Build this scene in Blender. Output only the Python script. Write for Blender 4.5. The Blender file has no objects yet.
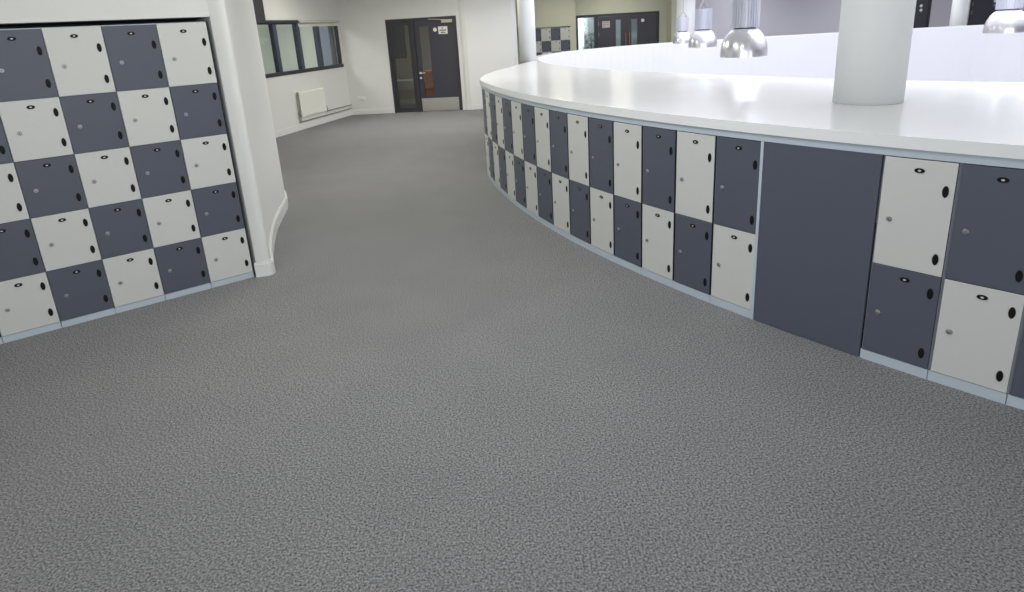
import bpy, bmesh, math, random
from mathutils import Vector, Matrix
random.seed(7)
scene = bpy.context.scene
COL = scene.collection
PI = math.pi

# ------------------------------------------------------------------ camera
F, TH, RO, H = 610.975, 0.288638, 0.058138, 1.72372
cam_d = bpy.data.cameras.new('camera'); cam = bpy.data.objects.new('camera', cam_d); COL.objects.link(cam)
cam_d.sensor_width = 36.0; cam_d.sensor_fit = 'HORIZONTAL'; cam_d.lens = F / 1024 * 36
cam_d.shift_y = -(296 - 210) / 1024
cam_d.clip_start = 0.05; cam_d.clip_end = 200
Xc = Vector((1, 0, 0)); Zc = Vector((0, math.sin(TH), math.cos(TH))); B = Vector((0, -math.cos(TH), math.sin(TH)))
c_, s_ = math.cos(RO), math.sin(RO)
Rv = Xc * c_ - Zc * s_; Uv = Xc * s_ + Zc * c_
M = Matrix((Rv, Uv, B)).transposed().to_4x4(); M.translation = Vector((0, 0, H))
cam.matrix_world = M
scene.camera = cam

# ------------------------------------------------------------------ materials
def lin(r, g, b):
    f = lambda v: (v / 255 / 12.92) if v / 255 <= .04045 else ((v / 255 + .055) / 1.055) ** 2.4
    return (f(r), f(g), f(b), 1)

def mat(name, rgb, rough=.5, metal=0., var=0., scale=30., bump=0., spec=.5, emit=None, es=0., trans=0.):
    m = bpy.data.materials.new(name); m.use_nodes = True
    nt = m.node_tree; p = nt.nodes['Principled BSDF']
    p.inputs['Base Color'].default_value = lin(*rgb); p.inputs['Roughness'].default_value = rough
    p.inputs['Metallic'].default_value = metal; p.inputs['Specular IOR Level'].default_value = spec
    if trans:
        p.inputs['Transmission Weight'].default_value = trans
    if emit:
        p.inputs['Emission Color'].default_value = lin(*emit); p.inputs['Emission Strength'].default_value = es
    if var or bump:
        tc = nt.nodes.new('ShaderNodeTexCoord'); nz = nt.nodes.new('ShaderNodeTexNoise')
        nz.inputs['Scale'].default_value = scale; nz.inputs['Detail'].default_value = 6
        nt.links.new(tc.outputs['Object'], nz.inputs['Vector'])
        if var:
            mx = nt.nodes.new('ShaderNodeMix'); mx.data_type = 'RGBA'
            a = lin(*rgb)
            mx.inputs[6].default_value = tuple(v * (1 - var) for v in a[:3]) + (1,)
            mx.inputs[7].default_value = tuple(min(1, v * (1 + var)) for v in a[:3]) + (1,)
            nt.links.new(nz.outputs['Fac'], mx.inputs[0]); nt.links.new(mx.outputs[2], p.inputs['Base Color'])
        if bump:
            bp = nt.nodes.new('ShaderNodeBump'); bp.inputs['Strength'].default_value = bump; bp.inputs['Distance'].default_value = .002
            nt.links.new(nz.outputs['Fac'], bp.inputs['Height']); nt.links.new(bp.outputs['Normal'], p.inputs['Normal'])
    return m

wall_m = mat('painted_wall', (222, 222, 219), .75, var=.015, scale=3)
ceil_m = mat('ceiling_paint', (225, 225, 222), .9, var=.01, scale=3)
base_m = mat('skirting_gloss', (226, 226, 224), .4, var=.01)
white_d = mat('white_laminate', (204, 205, 201), .42, var=.012, scale=12)
slate_d = mat('slate_laminate', (83, 88, 101), .42, var=.03, scale=12)
edge_m = mat('dark_door_edge', (34, 34, 38), .5, var=.02)
body_m = mat('pale_blue_steel', (186, 197, 207), .4, var=.012)
handle_m = mat('satin_handle', (225, 225, 226), .4, metal=.35, var=.01)
black_m = mat('black_plastic', (12, 12, 14), .55, var=.02, spec=.25)
numb_m = mat('engraved_white', (190, 190, 188), .5, var=.02)
chrome_m = mat('brushed_chrome', (168, 168, 170), .45, metal=.9, var=.02)
key_m = mat('keyhole_dark', (50, 50, 52), .5, var=.02)
top_m = mat('white_worktop', (236, 236, 236), .2, var=.01, scale=4)
column_m = mat('column_paint', (238, 240, 240), .6, var=.01, scale=4)
parapet_m = mat('parapet_paint', (226, 226, 232), .7, var=.01, scale=3)
frame_m = mat('anthracite_frame', (52, 52, 58), .45, var=.03)
door_m = mat('anthracite_door', (60, 60, 70), .45, var=.03)
wframe_m = mat('blue_grey_frame', (62, 70, 86), .45, var=.03)
alu_m = mat('spun_aluminium', (222, 222, 228), .26, metal=.85, var=.02)
fin_m = mat('lamp_housing', (206, 208, 220), .4, metal=.35, var=.02)
steel_m = mat('stainless_kickplate', (208, 206, 198), .32, metal=.85, var=.04, scale=6)
rad_m = mat('radiator_enamel', (236, 236, 230), .35, var=.01)
pipe_m = mat('pipe_copper_grey', (150, 140, 128), .4, metal=.5, var=.03)
paper_m = mat('paper', (232, 232, 226), .8, var=.01)
ink_m = mat('ink', (60, 60, 66), .8, var=.01)
bulb_m = mat('lamp_bulb', (255, 255, 255), .5, emit=(250, 250, 255), es=12)
wood_m = mat('orange_wood', (165, 92, 40), .5, var=.15, scale=9)
darkwall_m = mat('dim_room_wall', (150, 150, 140), .8, var=.03)
blue_m = mat('navy_board', (24, 28, 42), .7, var=.03)
desk_m = mat('desk_grey', (125, 128, 125), .6, var=.03)
olive_m = mat('cream_wall', (206, 206, 190), .8, var=.015, scale=3)
oak_m = mat('oak_pull_handle', (150, 112, 88), .45, var=.05)
plant_m = mat('foliage_green', (52, 88, 66), .7, var=.2, scale=20)
curtain_m = mat('grey_blue_panel', (120, 128, 142), .8, var=.02)
pale_m = mat('pale_green_wall', (224, 228, 220), .8, var=.02)
glow_m = mat('added_glow', (255, 255, 255), .5, emit=(246, 248, 255), es=1.1)  # even emission for the unseen roof added over the well

glass_m = bpy.data.materials.new('clear_glass'); glass_m.use_nodes = True
_n = glass_m.node_tree; _n.nodes.clear()
_o = _n.nodes.new('ShaderNodeOutputMaterial'); _t = _n.nodes.new('ShaderNodeBsdfTransparent'); _g = _n.nodes.new('ShaderNodeBsdfGlossy')
_x = _n.nodes.new('ShaderNodeMixShader'); _x.inputs[0].default_value = .07
_g.inputs['Roughness'].default_value = .03; _t.inputs['Color'].default_value = (.93, .95, .94, 1)
_n.links.new(_t.outputs[0], _x.inputs[1]); _n.links.new(_g.outputs[0], _x.inputs[2]); _n.links.new(_x.outputs[0], _o.inputs[0])

# heather carpet: two scales of fleck plus broad wear
carpet_m = bpy.data.materials.new('heather_carpet'); carpet_m.use_nodes = True
nt = carpet_m.node_tree; pb = nt.nodes['Principled BSDF']; pb.inputs['Roughness'].default_value = .95; pb.inputs['Specular IOR Level'].default_value = .15
tc = nt.nodes.new('ShaderNodeTexCoord')
n1 = nt.nodes.new('ShaderNodeTexNoise'); n1.inputs['Scale'].default_value = 120; n1.inputs['Detail'].default_value = 4; n1.inputs['Roughness'].default_value = .75
n2 = nt.nodes.new('ShaderNodeTexNoise'); n2.inputs['Scale'].default_value = 2.2; n2.inputs['Detail'].default_value = 4
r1 = nt.nodes.new('ShaderNodeValToRGB')
r1.color_ramp.elements[0].position = .37; r1.color_ramp.elements[0].color = lin(70, 70, 72)
r1.color_ramp.elements[1].position = .63; r1.color_ramp.elements[1].color = lin(172, 171, 172)
mx = nt.nodes.new('ShaderNodeMix'); mx.data_type = 'RGBA'; mx.blend_type = 'MULTIPLY'; mx.inputs[0].default_value = 1
r2 = nt.nodes.new('ShaderNodeValToRGB')
r2.color_ramp.elements[0].position = .3; r2.color_ramp.elements[0].color = (.92, .92, .92, 1)
r2.color_ramp.elements[1].position = .7; r2.color_ramp.elements[1].color = (1, 1, .99, 1)
for n in (n1, n2): nt.links.new(tc.outputs['Object'], n.inputs['Vector'])
nt.links.new(n1.outputs['Fac'], r1.inputs[0]); nt.links.new(n2.outputs['Fac'], r2.inputs[0])
nt.links.new(r1.outputs[0], mx.inputs[6]); nt.links.new(r2.outputs[0], mx.inputs[7]); nt.links.new(mx.outputs[2], pb.inputs['Base Color'])
bp = nt.nodes.new('ShaderNodeBump'); bp.inputs['Strength'].default_value = .2; bp.inputs['Distance'].default_value = .004
nt.links.new(n1.outputs['Fac'], bp.inputs['Height']); nt.links.new(bp.outputs[0], pb.inputs['Normal'])

# ------------------------------------------------------------------ helpers
def link(name, bm, m, parent=None, smooth=False, loc=(0, 0, 0), rz=0.):
    me = bpy.data.meshes.new(name); bmesh.ops.recalc_face_normals(bm, faces=bm.faces)
    bm.to_mesh(me); bm.free()
    for k in (m if isinstance(m, (list, tuple)) else [m]): me.materials.append(k)
    if smooth:
        for p in me.polygons: p.use_smooth = True
    o = bpy.data.objects.new(name, me); COL.objects.link(o)
    o.location = loc; o.rotation_euler = (0, 0, rz)
    if parent: o.parent = parent
    return o

def box(bm, x0, x1, y0, y1, z0, z1, bev=0., mi=0):
    vs = [bm.verts.new((x, y, z)) for z in (z0, z1) for x, y in ((x0, y0), (x1, y0), (x1, y1), (x0, y1))]
    fs = [bm.faces.new([vs[i] for i in f]) for f in ((3, 2, 1, 0), (4, 5, 6, 7), (0, 1, 5, 4), (1, 2, 6, 5), (2, 3, 7, 6), (3, 0, 4, 7))]
    for f in fs: f.material_index = mi
    if bev:
        es = {e for f in fs for e in f.edges}
        r = bmesh.ops.bevel(bm, geom=list(es), offset=bev, segments=2, affect='EDGES', profile=.5)
        for f in r['faces']: f.material_index = mi
    return fs

def bx(x0, x1, y0, y1, z0, z1, bev=0.):
    bm = bmesh.new(); box(bm, x0, x1, y0, y1, z0, z1, bev); return bm

def prism(bm, pts, z0, z1, mi=0):
    a = [bm.verts.new((p[0], p[1], z0)) for p in pts]; b = [bm.verts.new((p[0], p[1], z1)) for p in pts]
    fs = [bm.faces.new(a[::-1]), bm.faces.new(b)]
    n = len(pts)
    for i in range(n): fs.append(bm.faces.new((a[i], a[(i + 1) % n], b[(i + 1) % n], b[i])))
    for f in fs: f.material_index = mi
    return fs

def ribbon(bm, pts, th, z0, z1, closed=False):
    """wall of thickness th to the LEFT of the walking direction"""
    P = [Vector(p) for p in pts]; n = len(P); off = []
    for i in range(n):
        if closed: a, b = P[i - 1], P[(i + 1) % n]
        else: a, b = P[max(0, i - 1)], P[min(n - 1, i + 1)]
        d = (b - a).normalized(); off.append(P[i] + Vector((-d.y, d.x)) * th)
    m = n if closed else n - 1
    V = [[bm.verts.new((q.x, q.y, z)) for q in L] for L, z in ((P, z0), (P, z1), (off, z1), (off, z0))]
    for i in range(m):
        j = (i + 1) % n
        for k in range(4):
            bm.faces.new((V[k][i], V[k][j], V[(k + 1) % 4][j], V[(k + 1) % 4][i]))
    if not closed:
        bm.faces.new([V[k][0] for k in range(4)]); bm.faces.new([V[k][-1] for k in (3, 2, 1, 0)])

def lathe(bm, prof, seg=40, cx=0, cy=0, mi=0):
    rings = [[bm.verts.new((cx + r * math.cos(2 * PI * i / seg), cy + r * math.sin(2 * PI * i / seg), z)) for i in range(seg)] for r, z in prof]
    for a, b in zip(rings, rings[1:]):
        for i in range(seg):
            f = bm.faces.new((a[i], a[(i + 1) % seg], b[(i + 1) % seg], b[i])); f.material_index = mi
    return rings

def cyl(bm, r, z0, z1, cx=0, cy=0, seg=32):
    a, b = lathe(bm, [(r, z0), (r, z1)], seg, cx, cy)
    bm.faces.new(a[::-1]); bm.faces.new(b)

def tube(bm, pts, r, seg=10):
    P = [Vector(p) for p in pts]; rings = []
    for i, p in enumerate(P):
        d = (P[min(len(P) - 1, i + 1)] - P[max(0, i - 1)]).normalized()
        u = d.cross(Vector((0, 0, 1)) if abs(d.z) < .9 else Vector((1, 0, 0))).normalized(); v = d.cross(u)
        rings.append([bm.verts.new(p + (u * math.cos(2 * PI * k / seg) + v * math.sin(2 * PI * k / seg)) * r) for k in range(seg)])
    for a, b in zip(rings, rings[1:]):
        for k in range(seg): bm.faces.new((a[k], a[(k + 1) % seg], b[(k + 1) % seg], b[k]))
    bm.faces.new(rings[0][::-1]); bm.faces.new(rings[-1])

def disc_y(bm, cx, cz, rx, rz, y0, y1, seg=24, mi=0, bev=.0):
    """elliptical boss standing out towards -y: back y1, front y0"""
    prof = [(1, y1), (1, y0 + bev), (1 - bev / max(rx, 1e-6), y0)] if bev else [(1, y1), (1, y0)]
    rings = [[bm.verts.new((cx + rx * s * math.cos(2 * PI * i / seg), y, cz + rz * s * math.sin(2 * PI * i / seg))) for i in range(seg)] for s, y in prof]
    fs = []
    for a, b in zip(rings, rings[1:]):
        for i in range(seg): fs.append(bm.faces.new((a[i], b[i], b[(i + 1) % seg], a[(i + 1) % seg])))
    fs.append(bm.faces.new(rings[-1])); fs.append(bm.faces.new(rings[0][::-1]))
    for f in fs: f.material_index = mi

def struct(o): o['kind'] = 'structure'; return o
def tag(o, label, cat, group=None):
    o['label'] = label; o['category'] = cat
    if group: o['group'] = group
    return o
def empty(name, loc=(0, 0, 0), rz=0.):
    o = bpy.data.objects.new(name, None); COL.objects.link(o); o.location = loc; o.rotation_euler = (0, 0, rz); o.empty_display_size = .1
    return o

def spline(pts, n=6, closed=False):
    P = [Vector(p) for p in pts]; out = []; N = len(P)
    rng = range(N) if closed else range(N - 1)
    for i in rng:
        if closed: p0, p1, p2, p3 = P[i - 1], P[i], P[(i + 1) % N], P[(i + 2) % N]
        else: p0, p1, p2, p3 = P[max(i - 1, 0)], P[i], P[i + 1], P[min(i + 2, N - 1)]
        for k in range(n):
            t = k / n
            out.append(.5 * ((2 * p1) + (p2 - p0) * t + (2 * p0 - 5 * p1 + 4 * p2 - p3) * t * t + (3 * p1 - p0 - 3 * p2 + p3) * t ** 3))
    if not closed: out.append(P[-1])
    return out

# ------------------------------------------------------------------ main geometry numbers
C0 = Vector((8.93816, 8.67047)); R = 9.30287; P0 = 3.763391; DP = 0.0323391
def on(phi, r=R): return Vector((C0.x + r * math.cos(phi), C0.y + r * math.sin(phi)))
CEIL = 2.78

near = [(0.63, 11.48), (0.72, 9.72), (1.02, 8.6), (1.62, 7.15), (2.32, 5.95), (3.0, 5.0), (3.64, 4.33), (4.7, 3.62), (6.2, 3.05), (8.2, 2.85)]
farp = [(11, 3.4), (13.6, 5.3), (15.3, 8), (15.6, 11), (14.6, 13.4), (12.54, 15.14), (10.9, 15.72), (9.4, 15.98), (8.0, 16.1), (6.6, 16.15), (5.3, 16.0), (4.1, 15.85), (2.95, 15.3), (1.75, 14.35), (1.0, 13.2)]
loop = spline(near + farp, 6, True)          # anticlockwise?  start at the tip
NN = 6 * (len(near) - 1)                      # indices 0..NN are the near edge

# ---------------- floor with the well cut out
def plate_with_hole(z, th, outer, hole):
    bm = bmesh.new()
    def loopv(L): 
        v = [bm.verts.new((p[0], p[1], z)) for p in L]
        return [bm.edges.new((v[i], v[(i + 1) % len(v)])) for i in range(len(v))]
    e = loopv(outer) + loopv(hole)
    bmesh.ops.triangle_fill(bm, use_beauty=True, use_dissolve=False, edges=e)
    r = bmesh.ops.extrude_face_region(bm, geom=list(bm.faces))
    bmesh.ops.translate(bm, vec=(0, 0, th), verts=[g for g in r['geom'] if isinstance(g, bmesh.types.BMVert)])
    return bm
def grow(L, d):
    n = len(L); out = []
    for i in range(n):
        t = (L[(i + 1) % n] - L[i - 1]).normalized(); out.append(L[i] + Vector((t.y, -t.x)) * d)
    return out
hole = grow(loop, .05)
OUT = [(-7.5, -6), (18.5, -6), (18.5, 21.5), (-7.5, 21.5)]
struct(link('floor', plate_with_hole(-.25, .25, OUT, hole), carpet_m))
struct(link('ceiling', plate_with_hole(CEIL, .2, OUT, hole), ceil_m))
# shaft below and lantern above the well
bm = bmesh.new(); ribbon(bm, [(p.x, p.y) for p in loop[:NN + 1]][::-1], .1, -3.4, -.25)
struct(link('wall_well_lower', bm, parapet_m, smooth=False))
bm = bmesh.new(); prism(bm, [(p.x, p.y) for p in loop], -3.5, -3.4)
struct(link('floor_lower', bm, mat('lower_floor', (200, 200, 200), .6, var=.02)))
bm = bmesh.new(); ribbon(bm, [(p.x, p.y) for p in loop][::-1], .12, CEIL + .2, 4.6, True)
struct(link('wall_lantern', bm, parapet_m))
bm = bmesh.new(); prism(bm, [(p.x, p.y) for p in loop], 4.6, 4.7)
struct(link('ceiling_added_glow', bm, glow_m))  # unseen glowing roof, added to brighten well and worktop
# parapet along the far side of the well, with a thin cap
fp = [(p.x, p.y) for p in loop[NN:]] + [(loop[0].x, loop[0].y)]
bm = bmesh.new(); ribbon(bm, fp[::-1], .14, -3.4, 1.13); struct(link('wall_parapet', bm, parapet_m, smooth=False))
bm = bmesh.new(); ribbon(bm, fp[::-1], .17, 1.13, 1.16); struct(link('trim_parapet', bm, top_m))
# inner face of the near counter
npz = [(p.x, p.y) for p in loop[:NN + 1]]
bm = bmesh.new(); ribbon(bm, npz[::-1], .1, -.25, 1.10); struct(link('wall_counter_inner', bm, parapet_m))

# ---------------- worktop
back = [(0.63, 11.48), (0.45, 10.75), (0.25, 10.1), (0.05, 9.4), (-.13, 8.83), (-.26, 8.1)]
RT = R + .014
arc = [on(math.radians(a), RT) for a in [187.5 + i * 1.0 for i in range(95)]]
def slab(z0, z1, shrink=0.):
    bm = bmesh.new()
    pts = [Vector(p) for p in back] + [C0 + (a - C0) * ((RT - shrink) / RT) for a in arc]
    inner = [Vector(p) for p in npz][::-1]
    allp = pts + inner[:-1]
    if z1 < 1.12:
        allp = [Vector((p.x + (.02 if i < len(back) and i else 0), p.y)) for i, p in enumerate(allp)]
    v = [bm.verts.new((p.x, p.y, z0)) for p in allp]
    e = [bm.edges.new((v[i], v[(i + 1) % len(v)])) for i in range(len(v))]
    bmesh.ops.triangle_fill(bm, use_beauty=True, use_dissolve=False, edges=e)
    r = bmesh.ops.extrude_face_region(bm, geom=list(bm.faces))
    bmesh.ops.translate(bm, vec=(0, 0, z1 - z0), verts=[g for g in r['geom'] if isinstance(g, bmesh.types.BMVert)])
    return bm
wt = empty('curved_worktop', (0, 0, 0))
tag(wt, 'long curved off-white worktop running over the low lockers round the open well', 'counter')
link('counter_top', slab(1.104, 1.16), top_m, wt)
fa = link('fascia', slab(1.064, 1.1035, .012), body_m, wt); fa['label'] = 'pale blue band under the worktop edge'

# ------------------------------------------------------------------ lockers
def door_bm(w, z0, z1, th=.018):
    bm = bmesh.new()
    fs = box(bm, 0, w, 0, th, z0, z1, 0)
    for f in fs: f.material_index = 1
    fs[2].material_index = 0
    r = bmesh.ops.bevel(bm, geom=list(fs[2].edges), offset=.0012, segments=1, affect='EDGES')
    for f in r['faces']: f.material_index = 0
    return bm

def furnish(door, w, z0, z1, kind, col, detail=True):
    """number plate, lock and two oval hinge covers, children of the door"""
    h = z1 - z0
    if kind == 'top': ty, hx, ha, hb, lx, ly = .052, .89, .315, .79, .215, .56
    elif kind == 'tall': ty, hx, ha, hb, lx, ly = .045, .89, .25, .77, .215, .535
    elif kind == 'upper': ty, hx, ha, hb, lx, ly = .052, .885, .25, .85, .165, .56
    else: ty, hx, ha, hb, lx, ly = .05, .885, .19, .84, .165, .53
    px = .505
    bm = bmesh.new()
    disc_y(bm, w * px, z1 - ty, .021, .0115, -.003, 0, 20, 0, .001)
    disc_y(bm, w * px, z1 - ty, 0.0068, .0045, -.0036, -.003, 12, 1)
    link('number_plate', bm, [black_m, numb_m], door)
    bm = bmesh.new()
    disc_y(bm, w * lx, z1 - h * ly, .013, .013, -.004, 0, 20, 0, .0015)
    disc_y(bm, w * lx, z1 - h * ly, .0075, .0075, -.009, -.004, 16, 0, .001)
    box(bm, w * lx - .0012, w * lx + .0012, -.0094, -.009, z1 - h * ly - .004, z1 - h * ly + .004, 0, 1)
    link('cam_lock', bm, [chrome_m, key_m], door)
    for f in (ha, hb):
        bm = bmesh.new(); disc_y(bm, w * hx, z1 - h * f, .0125, .027, -.004, 0, 24, 0, .002)
        link('hinge_cover', bm, black_m, door)

def body(w, wb, d, z1, n, zs, y0=.0185):
    """open-fronted carcass: sides, top, back and shelves, front at y0"""
    bm = bmesh.new(); s = (w - wb) / 2
    t = .014
    prism(bm, [(0.0008, y0), (t, y0), (s + t, d), (s, d)], .0, z1)
    prism(bm, [(w - t, y0), (w - .0008, y0), (w - s, d), (w - s - t, d)], .0, z1)
    prism(bm, [(t, y0), (w - t, y0), (w - s - t, d), (s + t, d)], z1 - .012, z1)
    prism(bm, [(t, y0), (w - t, y0), (w - s - t, d - .006), (s + t, d - .006)], zs[0] - .006, zs[0] + .002)
    box(bm, s + t, w - s - t, d - .006, d, 0, z1)
    for z in zs[1:-1]: box(bm, t, w - t, y0, d - .02, z - .004, z + .004)
    return bm

def copy_tree(o, parent=None):
    c = o.copy(); COL.objects.link(c); c.parent = parent
    for ch in list(o.children): copy_tree(ch, c)
    return c

LZ = [.0453, .398, .7553, 1.1129, 1.4736, 1.8801]
def tall_locker(first_white):
    w = .305
    t = empty('locker_column')
    link('carcass', body(w, w, .46, 1.885, 5, LZ, .0185), body_m, t)
    link('plinth', bx(.0016, w - .0016, .003, .0183, 0, .044), body_m, t)
    for i in range(5):
        z0, z1 = LZ[i], LZ[i + 1]
        white = ((4 - i) % 2 == 0) == first_white
        dm = [white_d if white else slate_d, edge_m]
        d = link('locker_door', door_bm(w - .0045, z0 + .0012, z1 - .0012), dm, t, loc=(.0022, 0, 0))
        d['label'] = 'off-white locker door' if white else 'slate grey locker door'
        furnish(d, w - .0045, z0, z1, 'top' if i == 4 else 'tall', white)
    return t
LA = .62625; L0 = Vector((-2.01217, 4.3998)); LD = Vector((math.cos(LA), math.sin(LA)))
protoW, protoG = tall_locker(True), tall_locker(False)
names = {4: ('W', 'tall five-door locker with an off-white top door, right end of the left wall recess beside the curved wall'),
         3: ('G', 'tall five-door locker with a slate top door, second from the right end of the left recess'),
         2: ('W', 'tall five-door locker with an off-white top door, third from the right end of the left recess'),
         1: ('G', 'tall five-door locker with a slate top door at the upper left corner of the photo'),
         0: ('W', 'tall locker on the left, only its lower doors in frame, beside the cut-off one at the left edge'),
         -1: ('G', 'tall locker cut off by the left edge of the photo, only a sliver of plinth in view')}
seen = set()
for c, (k, lab) in names.items():
    p = {'W': protoW, 'G': protoG}[k]
    o = copy_tree(p) if k in seen else p
    seen.add(k)
    q = L0 + LD * (.305 * (c - 4) - .305)
    o.location = (q.x, q.y, 0); o.rotation_euler = (0, 0, LA)
    tag(o, lab, 'locker', 'tall lockers in the left wall recess')

# low curved bank
RZ = [.0532, .5271, 1.0599]
W = 2 * R * math.sin(DP / 2)
def low_locker(upper_white):
    t = empty('low_locker')
    w = W; wb = W * (R - .46) / R
    link('carcass', body(w, wb, .46, 1.063, 2, RZ), body_m, t)
    link('plinth', bx(.0016, w - .0016, .002, .0183, 0, .052), body_m, t)
    dw = w - .0145
    for i in range(2):
        white = (i == 1) == upper_white
        d = link('locker_door', door_bm(dw, RZ[i] + .0015, RZ[i + 1] - .0015), [white_d if white else slate_d, edge_m], t, loc=(.0100, 0, 0))
        d['label'] = ('off-white' if white else 'slate grey') + (' upper' if i else ' lower') + ' locker door'
        furnish(d, dw, RZ[i], RZ[i + 1], 'upper' if i else 'lower', white)
    return t
pw, pg = low_locker(True), low_locker(False)
used = {}
ordn = ['first', 'second', 'third', 'fourth', 'fifth', 'sixth', 'seventh', 'eighth', 'ninth', 'tenth', 'eleventh', 'twelfth', 'thirteenth', 'fourteenth', 'fifteenth', 'sixteenth', 'seventeenth']
for k in list(range(-15, 0)) + [2, 3, 4, 5]:
    # colour of the upper door: k=-1 slate, -2 white, alternating; right of the panel k=2 white, 3 slate
    uw = (k % 2 == 0)
    p = pw if uw else pg
    o = copy_tree(p) if uw in used else p; used[uw] = 1
    a = on(P0 + DP * k); b = on(P0 + DP * (k + 1)); d = b - a
    o.location = (a.x, a.y, 0); o.rotation_euler = (0, 0, math.atan2(d.y, d.x))
    top = 'off-white over slate doors' if uw else 'slate over off-white doors'
    if k < 0:
        n = -k
        if n == 1: lab = 'low locker, %s, touching the left side of the wide slate panel' % top
        else: lab = 'low locker, %s, %s leftwards from the wide slate panel' % (top, ordn[n - 1])
    elif k == 2: lab = 'low locker, %s, touching the right side of the slate panel' % top
    elif k == 3: lab = 'low locker, %s, second rightwards from the slate panel' % top
    elif k == 4: lab = 'low locker cut by the right edge, slate lower door in the corner'
    else: lab = 'low locker past the right edge, beyond the cut-off one'
    if k == 5:
        for ch in list(o.children):
            for g in list(ch.children): bpy.data.objects.remove(g)
            bpy.data.objects.remove(ch)
        bpy.data.objects.remove(o); continue
    tag(o, lab, 'locker', 'low lockers under the curved worktop')

# wide slate panel, two lockers wide, curved with the counter
bm = bmesh.new(); a0, a1 = P0 + .0012, P0 + DP * 2 - .0004
ribbon(bm, [on(a0 + (a1 - a0) * i / 10) for i in range(11)], .018, .002, 1.062)
tag(link('slate_panel', bm, slate_d), 'wide plain slate grey panel filling the gap between the low lockers', 'panel')
bm = bmesh.new()
ribbon(bm, [on(P0 - .0011), on(P0 + .0007)], .02, 0, 1.0625)
tag(link('edge_strip', bm, body_m), 'thin pale upright strip along the left edge of the wide slate panel', 'trim strip')

# ------------------------------------------------------------------ left wall
N = Vector((-LD.y, LD.x))      # away from the viewer
def lw(t, d=0.): q = L0 + LD * t + N * d; return (q.x, q.y)
zt = 1.915
FACE = -.004
bm = bmesh.new()
prism(bm, [lw(-6.2, FACE), lw(.03, FACE), lw(.03, .14), lw(-6.2, .14)], zt, CEIL)          # header
struct(link('wall_left', bm, wall_m))
bm = bmesh.new(); prism(bm, [lw(-6.2, .49), lw(.03, .49), lw(.03, .55), lw(-6.2, .55)], 0, zt); struct(link('wall_recess_back', bm, mat('recess_shade', (70, 72, 76), .8, var=.02)))  # dark colour stands in for shade in the gap round the lockers
bm = bmesh.new(); prism(bm, [lw(-6.2, .14), lw(.03, .14), lw(.03, .55), lw(-6.2, .55)], zt, zt + .03); struct(link('wall_recess_top', bm, bpy.data.materials['recess_shade']))  # same painted-in shade above the lockers
# end pier with a soft corner running into the curved return wall
path = [Vector((-1.992, 4.388)), Vector((-1.935, 4.397)), Vector((-1.905, 4.406)), Vector((-1.883, 4.421)), Vector((-1.872, 4.443)), Vector((-1.873, 4.47)), Vector((-1.885, 4.505))]
ret = [(-1.885, 4.505), (-1.985, 4.74), (-2.12, 5.14), (-2.235, 5.53), (-2.31, 5.86), (-2.375, 6.18), (-2.44, 6.46), (-2.58, 6.8), (-2.85, 7.2), (-3.3, 7.7), (-3.9, 8.2), (-4.9, 8.7), (-6.0, 9.0)]
path = path + spline(ret, 5)[1:]
def offset(P, th):
    out = []
    for i in range(len(P)):
        d = (P[min(len(P) - 1, i + 1)] - P[max(0, i - 1)]).normalized(); out.append(P[i] + Vector((-d.y, d.x)) * th)
    return out
face = offset(path, .017)
outline = [Vector(lw(.03, FACE))] + face[1:] + [Vector((-6.0, 8.4)), Vector((-2.95, 5.9)), Vector(lw(.03, .8))]
bm = bmesh.new(); prism(bm, outline, 0, CEIL); wl = struct(link('wall_left_return', bm, wall_m))
for p in wl.data.polygons: p.use_smooth = abs(p.normal.z) < .5
wl.data.set_sharp_from_angle(angle=math.radians(50))
bm = bmesh.new(); ribbon(bm, [(-7.4, -6), lw(-6.2, 0)], .1, 0, CEIL); struct(link('wall_left_near', bm, wall_m))
bm = bmesh.new()
ribbon(bm, path, .0165, 0, .1)
ribbon(bm, offset(path, .006), .0105, .1, .115)
struct(link('baseboard_left', bm, base_m))

# ------------------------------------------------------------------ window wall (far left)
A = Vector((-3.555, 14.48)); Bp = Vector((-4.34, 11.56)); WD = (A - Bp).normalized(); WN = Vector((-WD.y, WD.x))   # WN points out of the hall
WANG = math.atan2(WD.y, WD.x); LEN = (A - Bp).length
# local frame: x along the wall from Bp to A, y outwards
def wallobj(name, bm, m, parent=None): return link(name, bm, m, parent, loc=(0, 0, 0) if parent else (Bp.x, Bp.y, 0), rz=0 if parent else WANG)
x0w, x1w, zb, ztw = -.55, LEN - .245, 1.10, 2.10
bm = bmesh.new()
box(bm, -2.6, LEN + .2, 0, .14, 0, zb); box(bm, x1w, LEN + .2, 0, .14, zb, CEIL)
box(bm, .16, x1w, 0, .14, ztw, CEIL); box(bm, -2.6, x0w, 0, .14, zb, CEIL)
struct(wallobj('wall_window_side', bm, wall_m))
w1 = empty('window_1', (Bp.x, Bp.y, 0), WANG); struct(w1)
link('window_frame', bx(x0w, .16, -.03, .1, ztw - .03, CEIL), frame_m, w1)
bm = bmesh.new()
box(bm, x0w, x1w, -.012, .1, zb, zb + .07, .004); box(bm, x0w, x1w, .02, .09, ztw - .06, ztw, .003)
box(bm, x1w - .05, x1w, .02, .09, zb + .07, ztw - .06, .003); 
link('window_frame', bm, frame_m, w1)
for xm in (.43, 1.19, 1.92):
    link('mullion', bx(xm - .055, xm + .055, .0, .09, zb + .07, ztw - .06, .004), wframe_m, w1)
edges = [x0w, .43 - .055, .43 + .055, 1.19 - .055, 1.19 + .055, 1.92 - .055, 1.92 + .055, x1w - .05]
for i in range(0, 8, 2): link('pane', bx(edges[i], edges[i + 1], .045, .051, zb + .07, ztw - .06), glass_m, w1)
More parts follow.
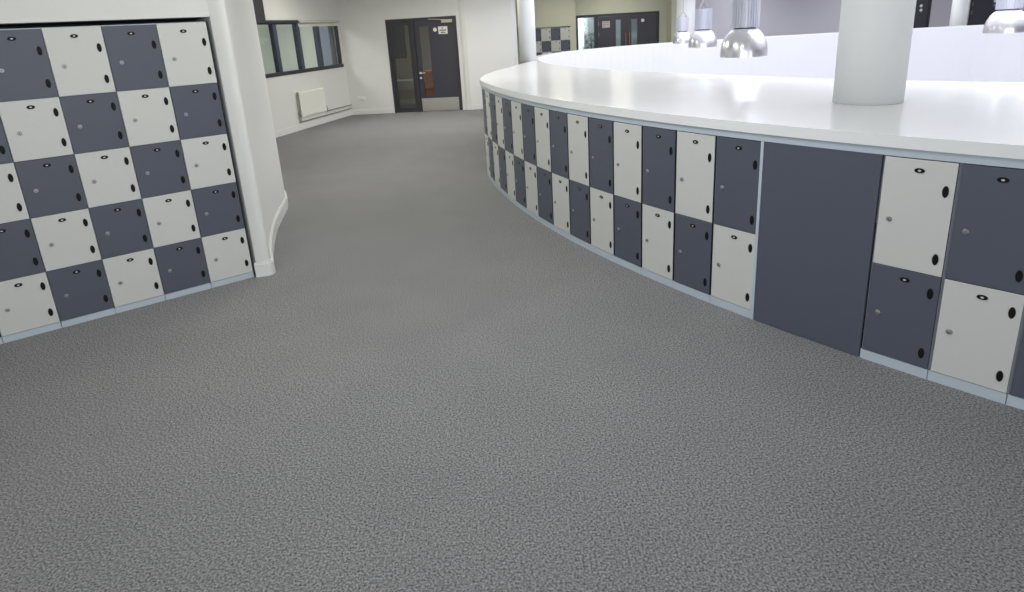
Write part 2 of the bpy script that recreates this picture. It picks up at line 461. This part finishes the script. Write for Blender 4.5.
bm = bx(.16, 1.22, -.02, 0, ztw - .045, ztw + .015, .004)
link('window_frame', bm, frame_m, w1)
bl = wallobj('roller_blind', bx(1.22, x1w - .02, -.075, -.021, ztw - .045, ztw + .01, .012), mat('blind_cassette', (205, 203, 192), .6, var=.02))
tag(bl, 'rolled-up cream blind above the right half of the dark-framed window', 'blind')
bm = bx(1.22, x1w - .02, -.02, .02, ztw - .11, ztw - .05, .004)
tag(wallobj('blind_rail', bm, mat('blind_rail_white', (225, 226, 220), .6, var=.02)), 'white bottom rail hanging just under the rolled-up blind', 'blind rail')
def _scr():
    b = bmesh.new(); box(b, 2.62, 2.95, .17, .21, 0, 2.4, .004); box(b, 2.92, 2.955, .21, .62, 0, 2.4, .004); return b
# pale lit room behind the window
bm = bmesh.new()
box(bm, -2.4, LEN + 1.2, 2.6, 2.7, 0, 2.75); box(bm, LEN + 1.0, LEN + 1.1, .7, 2.6, 0, 2.75); box(bm, LEN + .05, LEN + 1.1, .6, .7, 0, 2.75); box(bm, LEN - .05, LEN + .05, .15, .7, 0, 2.75); box(bm, -2.5, -2.4, .2, 2.7, 0, 2.75)
box(bm, -2.5, LEN + 1.2, .16, 2.7, 2.75, 2.8)
struct(wallobj('wall_side_room', bm, pale_m))
tag(wallobj('grey_screen', _scr(), curtain_m), 'grey-blue upright screen seen through the rightmost window pane', 'screen')

# radiator on the window wall
rd = empty('radiator', (Bp.x, Bp.y, 0), WANG); tag(rd, 'white panel radiator under the dark-framed window', 'radiator')
bm = bmesh.new()
box(bm, .78, 1.72, -.075, -.055, .25, .74, .008)
for i in range(22): box(bm, .802 + i * .04, .822 + i * .04, -.081, -.075, .275, .715, .003)
link('front_panel', bm, rad_m, rd)
link('back_panel', bx(.82, 1.70, -.03, -.012, .17, .72, .004), rad_m, rd)
bm = bmesh.new(); box(bm, .78, 1.72, -.055, -.005, .735, .745)
for i in range(26): box(bm, .79 + i * .035, .80 + i * .035, -.052, -.008, .745, .752)
link('top_grille', bm, rad_m, rd)
for xx in (.745, 1.76):
    bm = bmesh.new(); box(bm, xx - .018, xx + .018, -.07, -.03, .26, .32, .006); cyl(bm, .013, .32, .36, xx, -.05, 12)
    link('valve', bm, chrome_m, rd)
link('bracket', bx(.95, .99, -.055, -.001, .3, .66), rad_m, rd); link('bracket', bx(1.5, 1.54, -.055, -.001, .3, .66), rad_m, rd)
bm = bmesh.new(); tube(bm, [(.74, -.03, .7), (.735, -.03, .5), (.735, -.03, .18)], .008); 
link('feed_pipe', bm, pipe_m, rd)
bm = bmesh.new(); tube(bm, [(1.76, -.05, .26), (1.80, -.025, .24), (2.3, -.022, .236), (LEN - .02, -.022, .232)], .010)
tag(wallobj('heating_pipe', bm, pipe_m), 'upper of two thin pipes running along the wall from radiator to corner', 'pipe')
bm = bmesh.new(); tube(bm, [(.735, -.022, .16), (1.5, -.022, .158), (LEN - .02, -.022, .155)], .010)
tag(wallobj('heating_pipe', bm, pipe_m), 'lower thin pipe running just above the skirting below the radiator', 'pipe')
bm = bx(-2.6, LEN, -.014, 0, 0, .11, .004); struct(wallobj('baseboard_window_side', bm, base_m))

# ------------------------------------------------------------------ door wall
DA = Vector((-3.62, 14.34)); DB = Vector((-.92, 14.037)); DD = (DB - DA).normalized(); DANG = math.atan2(DD.y, DD.x); DLEN = (DB - DA).length
def dobj(name, bm, m, parent=None): return link(name, bm, m, parent, loc=(0, 0, 0) if parent else (DA.x, DA.y, 0), rz=0 if parent else DANG)
dx0 = 1.06; dx1 = 2.655; dz = 2.06          # door frame extents
bm = bmesh.new()
box(bm, 0, dx0, 0, .16, 0, CEIL); box(bm, dx0, dx1, 0, .16, dz, CEIL); box(bm, dx1, DLEN, 0, .16, 0, CEIL)
struct(dobj('wall_back_left', bm, wall_m))
# soft corner and the light wall to the right of it
cp = [Vector(DB), Vector((-.86, 14.0)), Vector((-.78, 13.985)), Vector((-.54, 14.03)), Vector((.24, 14.17)), Vector((.34, 14.34)), Vector((.3, 14.5)), Vector((-.92, 14.3))]
bm = bmesh.new(); prism(bm, cp, 0, CEIL); struct(link('wall_back_middle', bm, wall_m))
bm = bmesh.new(); ribbon(bm, [cp[4], cp[3], cp[2], cp[1], cp[0] + Vector((0, -.002))][0:], .014, 0, .11)
struct(link('baseboard_middle', bm, base_m))
bm = bx(.02, dx0, -.014, 0, 0, .11, .004); box(bm, dx1, DLEN - .02, -.014, 0, 0, .11, .004); struct(dobj('baseboard_back_left', bm, base_m))
d1 = empty('door_1', (DA.x, DA.y, 0), DANG); struct(d1)
bm = bmesh.new()
fr = .055
xm0, xm1 = dx0 + .56, dx0 + .63
box(bm, dx0, dx0 + fr, -.01, .12, 0, dz, .003); box(bm, dx1 - fr, dx1, -.01, .12, 0, dz, .003); box(bm, dx0 + fr, dx1 - fr, -.01, .12, dz - fr, dz, .003); box(bm, xm0, xm1, -.01, .12, 0, dz - fr, .003)
link('door_frame', bm, frame_m, d1)
bm = bmesh.new()
box(bm, dx0 + fr, dx0 + fr + .05, .02, .08, 0, dz - fr, .002); box(bm, xm0 - .06, xm0, .02, .08, 0, dz - fr, .002); box(bm, dx0 + fr + .05, xm0 - .06, .02, .08, 0, .1, .002); box(bm, dx0 + fr + .05, xm0 - .06, .02, .08, dz - fr - .08, dz - fr, .002)
link('sidelight_frame', bm, frame_m, d1)
link('pane', bx(dx0 + fr + .05, xm0 - .06, .047, .053, .1, dz - fr - .08), glass_m, d1)
# leaf with a tall vision strip on its left
lx0, lx1, lz1 = xm1 + .006, dx1 - fr - .006, dz - fr - .006
vx0, vx1, vz0, vz1 = lx0 + .10, lx0 + .32, .34, 1.87
bm = bmesh.new()
box(bm, lx0, vx0, .02, .064, .01, lz1); box(bm, vx1, lx1, .02, .064, .01, lz1); box(bm, vx0, vx1, .02, .064, .01, vz0); box(bm, vx0, vx1, .02, .064, vz1, lz1)
leaf = link('door_leaf', bm, door_m, d1)
link('pane', bx(vx0, vx1, .038, .044, vz0, vz1), glass_m, leaf)
kp = link('kick_plate', bx(lx0 + .02, lx1 - .02, .017, .02, .012, .3), steel_m, leaf)
bm = bmesh.new(); tube(bm, [(lx0 + .05, .018, .87), (lx0 + .05, -.035, .87), (lx0 + .17, -.038, .87)], .009); disc_y(bm, lx0 + .05, .87, .026, .026, .013, .02); disc_y(bm, lx0 + .05, .76, .024, .024, .013, .02)
link('door_handle', bm, handle_m, leaf)
bm = bmesh.new(); box(bm, lx1 - .27, lx1 - .03, -.03, .02, lz1 - .075, lz1 - .005, .006); tube(bm, [(lx1 - .2, -.02, lz1 - .01), (lx1 - .42, -.035, lz1 + .01), (lx1 - .56, -.012, lz1 + .02)], .009)
link('door_closer', bm, mat('closer_silver', (196, 192, 172), .4, metal=.5, var=.02), leaf)
def lines(bm, x0, x1, z0, z1, rows, y):
    h = (z1 - z0) / (rows * 2 + 1)
    for r, segs in zip(range(rows), rows_spec):
        zz = z1 - h * (2 * r + 2)
        for a, b in segs: box(bm, x0 + (x1 - x0) * a, x0 + (x1 - x0) * b, y - .0006, y, zz, zz + h, 0, 1)
rows_spec = [[(.36, .44), (.47, .55)], [(.14, .3), (.33, .6), (.63, .86)], [(.25, .5), (.54, .76)]]
bm = bmesh.new(); box(bm, lx0 + .54, lx0 + .745, .0165, .0195, 1.69, 1.85); lines(bm, lx0 + .54, lx0 + .745, 1.69, 1.85, 3, .0164)
tag(dobj('door_notice', bm, [paper_m, ink_m]), 'white paper notice with dark print on the far left grey door', 'notice')
bm = bmesh.new(); disc_y(bm, lx0 + .465, 1.79, .043, .043, .0155, .0195, 24)
tag(dobj('round_door_sign', bm, paper_m), 'small round white sign beside the notice on the far left door', 'sign')
# dim room behind door_1
bm = bmesh.new()
box(bm, .3, 3.3, 3.2, 3.3, 0, 2.6); box(bm, .2, .3, .2, 3.3, 0, 2.6); box(bm, 3.3, 3.4, .2, 3.3, 0, 2.6); box(bm, .2, 3.4, .17, 3.3, 2.6, 2.65)
struct(dobj('wall_inner_room', bm, darkwall_m))
tag(dobj('navy_board', bx(.5, .98, 1.8, 1.84, 1.15, 2.15, .01), blue_m), 'navy board seen in the upper part of the glass beside the far left door', 'board')
tb = empty('desk', (DA.x, DA.y, 0), DANG); tag(tb, 'grey desk in the dim room behind the glass sidelight', 'desk')
link('desk_top', bx(.55, 1.5, 1.0, 1.6, .6, .64, .006), desk_m, tb)
for xx, yy in ((.59, 1.04), (1.42, 1.04), (.59, 1.52), (1.42, 1.52)): link('leg', bx(xx, xx + .04, yy, yy + .04, 0, .6), frame_m, tb)
wc = empty('wooden_cabinet', (DA.x, DA.y, 0), DANG); tag(wc, 'orange-brown wooden cabinet seen low through the door vision strip', 'cabinet')
link('carcass', bx(1.60, 2.0, .9, 1.3, 0, .86, .006), wood_m, wc)
for q in range(4): link('drawer', bx(1.615, 1.985, .885, .9, .03 + q * .205, .215 + q * .205, .004), wood_m, wc)
# socket on the wall left of the door
so = dobj('wall_socket', bx(.22, .40, -.012, 0, .33, .41, .004), paper_m); tag(so, 'white double socket low on the wall left of the far door', 'socket')
bm = bx(.25, .37, -.0128, -.012, .335, .341); s2 = dobj('socket_slot', bm, key_m, so)

# ------------------------------------------------------------------ back wall beyond the well
YB = 18.8
bm = bmesh.new()
box(bm, .3, 2.02, YB - .004, YB + .14, 1.695, CEIL); box(bm, 2.02, 2.2, YB - .004, YB + .5, 0, CEIL); box(bm, .3, 2.02, YB + .36, YB + .5, 0, 1.695)
struct(link('wall_back_lockers', bm, olive_m))
BZ = [.0, .28, .64, .99, 1.305, 1.66]
def back_locker(fw):
    t = empty('locker_column'); w = .285
    link('carcass', bx(0.001, w - .001, .019, 0.3, 0, 1.662), body_m, t)
    for i in range(5):
        white = ((4 - i) % 2 == 0) == fw
        z0, z1 = max(.03, BZ[i]), BZ[i + 1]
        d = link('locker_door', door_bm(w - .006, z0 + .002, z1 - .002), [white_d if white else slate_d, edge_m], t, loc=(.003, 0, 0))
        for f in (.27, .75):
            bm = bmesh.new(); disc_y(bm, w * .87, z1 - (z1 - z0) * f, .0112, .0245, -.004, 0, 12); link('hinge_cover', bm, black_m, d)
        bm = bmesh.new(); disc_y(bm, w * .52, z1 - .04, .02, .009, -.003, 0, 12); link('number_plate', bm, black_m, d)
    return t
bw, bg = back_locker(True), back_locker(False)
labs = ['far locker with a slate top door, beside the wall to the left of the double doors'] 
bl_list = [(1.735, True, 'far locker with off-white top door, nearest the double doors'), (1.45, False, 'far locker with slate top door, second from the double doors'), (1.165, True, 'far locker with off-white top door, third from the double doors'), (.88, False, 'far locker with slate top door, half hidden by the white round post')]
u = set()
for x, fw, lab in bl_list:
    p = bw if fw else bg; o = copy_tree(p) if fw in u else p; u.add(fw)
    o.location = (x, YB, 0); tag(o, lab, 'locker', 'far lockers beside the double doors')

YD = 19.2
bm = bmesh.new()
box(bm, 2.2, 2.24, YD, YD + .15, 0, CEIL); box(bm, 2.24, 4.76, YD, YD + .15, 1.98, CEIL); box(bm, 4.76, 5.0, YD, YD + .15, 0, CEIL)
struct(link('wall_back_doors', bm, olive_m))
bm = bmesh.new(); box(bm, 5.0, 5.5, YD - .5, YD + .15, 0, CEIL); struct(link('wall_back_pier', bm, olive_m))
grey_w = mat('grey_back_wall', (192, 190, 200), .8, var=.015, scale=3)
bm = bmesh.new()
box(bm, 5.5, 12.05, YD, YD + .15, 0, CEIL); box(bm, 12.05, 12.97, YD, YD + .15, 2.05, CEIL); box(bm, 12.97, 14.16, YD, YD + .15, 0, CEIL)
box(bm, 14.16, 15.6, YD, YD + .15, 2.05, CEIL); box(bm, 15.6, 18.5, YD, YD + .15, 0, CEIL)
struct(link('wall_back_right', bm, grey_w))

d2 = empty('door_2', (2.24, YD, 0)); struct(d2)
bm = bmesh.new(); box(bm, 0, .07, -.02, .12, 0, 1.98, .003); box(bm, 2.45, 2.52, -.02, .12, 0, 1.98, .003); box(bm, .07, 2.45, -.02, .12, 1.9, 1.98, .003); box(bm, .56, .68, -.02, .12, 0, 1.9, .003)
link('door_frame', bm, frame_m, d2)
link('pane', bx(.07, .56, .04, .046, .05, 1.9), glass_m, d2)
def leaf2(x0, x1, v0, v1, hx):
    bm = bmesh.new(); z0, z1 = .35, 1.79
    box(bm, x0, v0, 0, .045, .01, 1.895); box(bm, v1, x1, 0, .045, .01, 1.895); box(bm, v0, v1, 0, .045, .01, z0); box(bm, v0, v1, 0, .045, z1, 1.895)
    l = link('door_leaf', bm, door_m, d2)
    link('pane', bx(v0, v1, .02, .026, z0, z1), glass_m, l)
    bm = bmesh.new(); tube(bm, [(hx, 0, .9), (hx, -.05, .93), (hx, -.05, 1.37), (hx, 0, 1.4)], .014); link('pull_handle', bm, oak_m, l)
    return l
l = leaf2(.69, 1.555, 1.21, 1.36, 1.50); 
for zz in (1.35, 1.65): link('hinge', bx(.684, .70, -.01, 0, zz, zz + .1), chrome_m, l)
leaf2(1.56, 2.44, 1.68, 1.86, 1.615)
bm = bmesh.new(); box(bm, .80, 1.03, -.004, -.0005, 1.58, 1.77); rows_spec = [[(.1, .9)], [(.1, .5), (.55, .9)], [(.1, .4)]]; lines(bm, .8, 1.03, 1.58, 1.77, 3, -.0042)
tag(link('door_notice', bm, [mat('faded_paper', (200, 192, 196), .8, var=.03), mat('faded_ink', (160, 150, 155), .8, var=.03)], loc=(2.24, YD, 0)), 'pale notice on the left leaf of the far double doors', 'notice')
bm = bmesh.new(); disc_y(bm, 2.02, 1.735, .05, .05, -.006, -.0005, 24)
tag(link('round_door_sign', bm, paper_m, loc=(2.24, YD, 0)), 'small round white sign on the right leaf of the far double doors', 'sign')
# bright lobby behind door_2
bm = bmesh.new(); box(bm, 1.2, 6.2, YD + 1.9, YD + 2.0, 0, 2.6); struct(link('wall_lobby', bm, mat('lobby_wall', (175, 186, 194), .8, var=.02)))
struct(link('window_2', bx(2.45, 2.72, YD + 1.86, YD + 1.9, .5, 1.95), mat('lobby_window', (255, 255, 255), .5, emit=(240, 246, 250), es=1.1)))
pt = empty('potted_plant', (2.86, YD + 1.2, 0)); tag(pt, 'dark green bushy plant behind the glass beside the far double doors', 'plant')
bm = bmesh.new(); lathe(bm, [(0, 0), (.14, 0), (.2, .4), (.18, .4), (0, .38)], 20); link('pot', bm, key_m, pt)
bm = bmesh.new()
for i in range(520):
    a = random.uniform(0, 2 * PI); h = random.uniform(.5, 1.45); r = .3 * math.sqrt(random.random()) * (1 - abs(h - 1.0) * .8)
    c = Vector((r * math.cos(a), r * math.sin(a), h)); d = Vector((math.cos(a), math.sin(a), random.uniform(-.4, .5))).normalized() * .11; s = d.cross(Vector((0, 0, 1))).normalized() * .03
    bm.faces.new([bm.verts.new(c), bm.verts.new(c + d * .5 + s), bm.verts.new(c + d), bm.verts.new(c + d * .5 - s)])
link('foliage', bm, plant_m, pt)
bm = bmesh.new(); tube(bm, [(0, 0, .38), (.01, 0, .9), (0, .01, 1.3)], .015); link('stem', bm, key_m, pt)

def plain_door(n, x0, w, signs, hinges):
    d = empty('door_%d' % n, (x0, YD, 0)); struct(d)
    bm = bmesh.new(); box(bm, 0, .06, -.02, .12, 0, 2.05, .003); box(bm, w - .06, w, -.02, .12, 0, 2.05, .003); box(bm, .06, w - .06, -.02, .12, 1.99, 2.05, .003)
    link('door_frame', bm, frame_m, d)
    l = link('door_leaf', bx(.065, w - .065, 0, .045, .01, 1.985, .002), door_m, d)
    bm = bmesh.new(); tube(bm, [(.15, 0, .98), (.15, -.05, .98), (.27, -.05, .98)], .01); link('door_handle', bm, handle_m, l)
    for zz in hinges: link('hinge', bx(.055, .07, -.025, -.02, zz, zz + .1), chrome_m, d)
plain_door(3, 12.05, .92, 0, ()); plain_door(4, 14.16, 1.44, 0, (1.35, 1.6))
blue_s = mat('blue_sign', (110, 120, 170), .6, var=.02)
for x, z, m_, lab in ((12.67, 1.685, paper_m, 'small round white sign on the dark door just right of the big round column'), (12.68, 1.56, paper_m, 'lower round pale sign on the dark door just right of the big round column'),
                      (14.9, 1.70, paper_m, 'small round white sign on the dark door left of the nearest right lamp'), (14.9, 1.575, blue_s, 'small round blue sign below the white one on the far right door')):
    bm = bmesh.new(); disc_y(bm, 0, 0, .045, .045, -.005, -.0005, 20); tag(link('round_door_sign', bm, m_, loc=(x, YD, z)), lab, 'sign')

# ------------------------------------------------------------------ round columns
def column(x, y, r, z0, z1, lab):
    bm = bmesh.new(); cyl(bm, r, 0, z1 - z0, 0, 0, 64)
    o = link('round_column', bm, column_m, loc=(x, y, z0))
    for p in o.data.polygons: p.use_smooth = len(p.vertices) == 4
    tag(o, lab, 'column')
column(2.268, 3.838, .195, 1.161, CEIL, 'large round white column standing on the curved worktop')
column(.435, 10.93, .145, 1.161, CEIL, 'slim round white post at the far end of the curved worktop')
column(4.98, 17.2, .24, 0, CEIL, 'round white column beyond the well behind the farthest hanging lamp')
column(12.42, 17.2, .19, 0, CEIL, 'slim white column between the two dark doors at far right')

# ------------------------------------------------------------------ hanging lamps
def lamp():
    t = empty('pendant_lamp')
    bm = bmesh.new()
    prof = [(.212, 0), (.2105, .04), (.206, .08), (.197, .12), (.183, .16), (.163, .197), (.138, .228), (.112, .245), (.108, .25)]
    lathe(bm, prof + [(r - .004, z) for r, z in prof[::-1]] , 56); 
    link('reflector', bm, alu_m, t, smooth=True)
    bm = bmesh.new(); cyl(bm, .095, .246, .262, 0, 0, 40); link('collar', bm, key_m, t)
    bm = bmesh.new(); n = 30
    def ring(z): return [bm.verts.new((r * math.cos(a), r * math.sin(a), z)) for i in range(n) for a, r in ((2 * PI * i / n, .127), (2 * PI * (i + .35) / n, .127), (2 * PI * (i + .45) / n, .116), (2 * PI * (i + .9) / n, .116))]
    a, b = ring(.262), ring(.56)
    for i in range(len(a)): bm.faces.new((a[i], a[(i + 1) % len(a)], b[(i + 1) % len(a)], b[i]))
    bm.faces.new(a[::-1]); bm.faces.new(b); link('housing', bm, fin_m, t)
    bm = bmesh.new(); lathe(bm, [(.0, .04), (.05, .06), (.06, .12), (.04, .2), (.02, .243)], 20); link('bulb', bm, bulb_m, t, smooth=True)
    for s in (-1, 1):
        bm = bmesh.new(); tube(bm, [(s * .07, 0, .56), (s * .07, 0, .585), (s * .062, 0, .60), (0, 0, .68)], .006); box(bm, s * .07 - .014, s * .07 + .014, -.014, .014, .56, .59, .003); link('hook', bm, chrome_m, t)
    bm = bmesh.new(); tube(bm, [(0, 0, .68), (0, 0, 3.1)], .005, 8); link('suspension_cable', bm, chrome_m, t)
    return t
lp = lamp()
spec = [(3.85, 13.5, 1.215, .95, 'farthest and smallest hanging aluminium lamp, in front of a white column'), (3.08, 9.7, 1.285, 1., 'middle-sized hanging aluminium lamp between the farthest one and the nearest one'),
        (2.205, 5.75, 1.36, .97, 'largest and nearest hanging aluminium lamp, left of the big column'), (5.28, 6.6, 1.393, .9, 'hanging aluminium lamp at the upper right corner, in front of a dark door')]
for i, (x, y, z, s, lab) in enumerate(spec):
    o = lp if i == 0 else copy_tree(lp)
    o.location = (x, y, z); o.scale = (s, s, s); o.rotation_euler = (0, 0, .3 * i); tag(o, lab, 'lamp', 'pendant lamps over the well')

# ------------------------------------------------------------------ enclosing walls outside the frame
bm = bmesh.new(); box(bm, -7.5, 18.5, -6.1, -6, 0, CEIL); struct(link('wall_front', bm, wall_m))
bm = bmesh.new(); box(bm, 18.4, 18.5, -6, 21.5, 0, CEIL); struct(link('wall_right', bm, wall_m))

# ------------------------------------------------------------------ lights
def area(name, x, y, z, sx, sy, power, col=(1, 1, 1), rot=(0, 0, 0)):
    l = bpy.data.lights.new(name, 'AREA'); l.shape = 'RECTANGLE'; l.size = sx; l.size_y = sy; l.energy = power; l.color = col
    o = bpy.data.objects.new(name, l); COL.objects.link(o); o.location = (x, y, z); o.rotation_euler = rot
    return o
COOL = (.93, .965, 1); WARM = (1, .965, .84)
for x, y, sz, pw_, c in ((.25, 2.5, .9, 26, COOL), (1.6, .2, 1.2, 6, COOL), (-1.75, 2.7, 1.0, 17, (1, 1, .93)), (-.9, -2.6, 1.2, 10, COOL), (-.7, 4.4, 1.2, 20, (1, 1, .93)), (-1.3, 7.8, 1.2, 42, (1, 1, .9)), (-.9, 11.8, 1.2, 46, WARM), (-3.1, 11.6, 1.2, 22, WARM)):  # unseen overhead fills, added to brighten floor, lockers and corridor
    area('added_fill', x, y, CEIL - .03, sz, sz, pw_, c)
for x, y in ((1.6, 17.5), (3.4, 18)): area('added_fill', x, y, CEIL - .03, .6, .6, 15, (1, .98, .8))  # unseen fills added for the far lockers and double doors
for x, y in ((7, 17.8), (11, 17.6), (14.5, 17)): area('added_fill', x, y, CEIL - .03, .6, .6, 32, (.96, .96, 1))  # unseen fills added along the grey back wall
for x, y, e in ((4.3, 4.9, 135), (4.2, 12, 105), (9, 9, 45), (11.5, 12, 14)): area('added_fill', x, y, 4.5, 2.2, 2.2, e, (.96, .97, 1))  # unseen fills high over the well, added to brighten parapet and worktop
area('added_fill', 6, 10, -3.0, 4, 4, 25, (.95, .97, 1), (PI, 0, 0))  # unseen fill facing up from the shaft floor, added to light the well
area('added_front_fill', 0, -5.8, 1.8, 12, 1.7, 290, COOL, (PI / 2, 0, 0))  # added fill behind the camera, daylight coloured, no window built there
_c = Bp + WD * 1.3 + WN * 1.4; area('added_fill', _c.x, _c.y, 2.7, 1.2, 1.2, 66, (1, 1, 1))  # unseen fill added to brighten the pale side room
area('added_fill', 3.0, YD + 1.0, 2.5, 1.2, .8, 30, (.95, .98, 1))  # unseen fill added in the lobby
area('added_fill', -1.9, 15.3, 2.5, .8, .6, 20, (1, .95, .86))  # unseen fill added in the dim room behind the left door

w = bpy.data.worlds.new('world'); scene.world = w; w.use_nodes = True
w.node_tree.nodes['Background'].inputs[0].default_value = (.8, .85, 1, 1); w.node_tree.nodes['Background'].inputs[1].default_value = .3

vs = scene.view_settings; vs.view_transform = 'Standard'; vs.look = 'None'; vs.gamma = 1; vs.exposure = 0.0; vs.use_curve_mapping = False
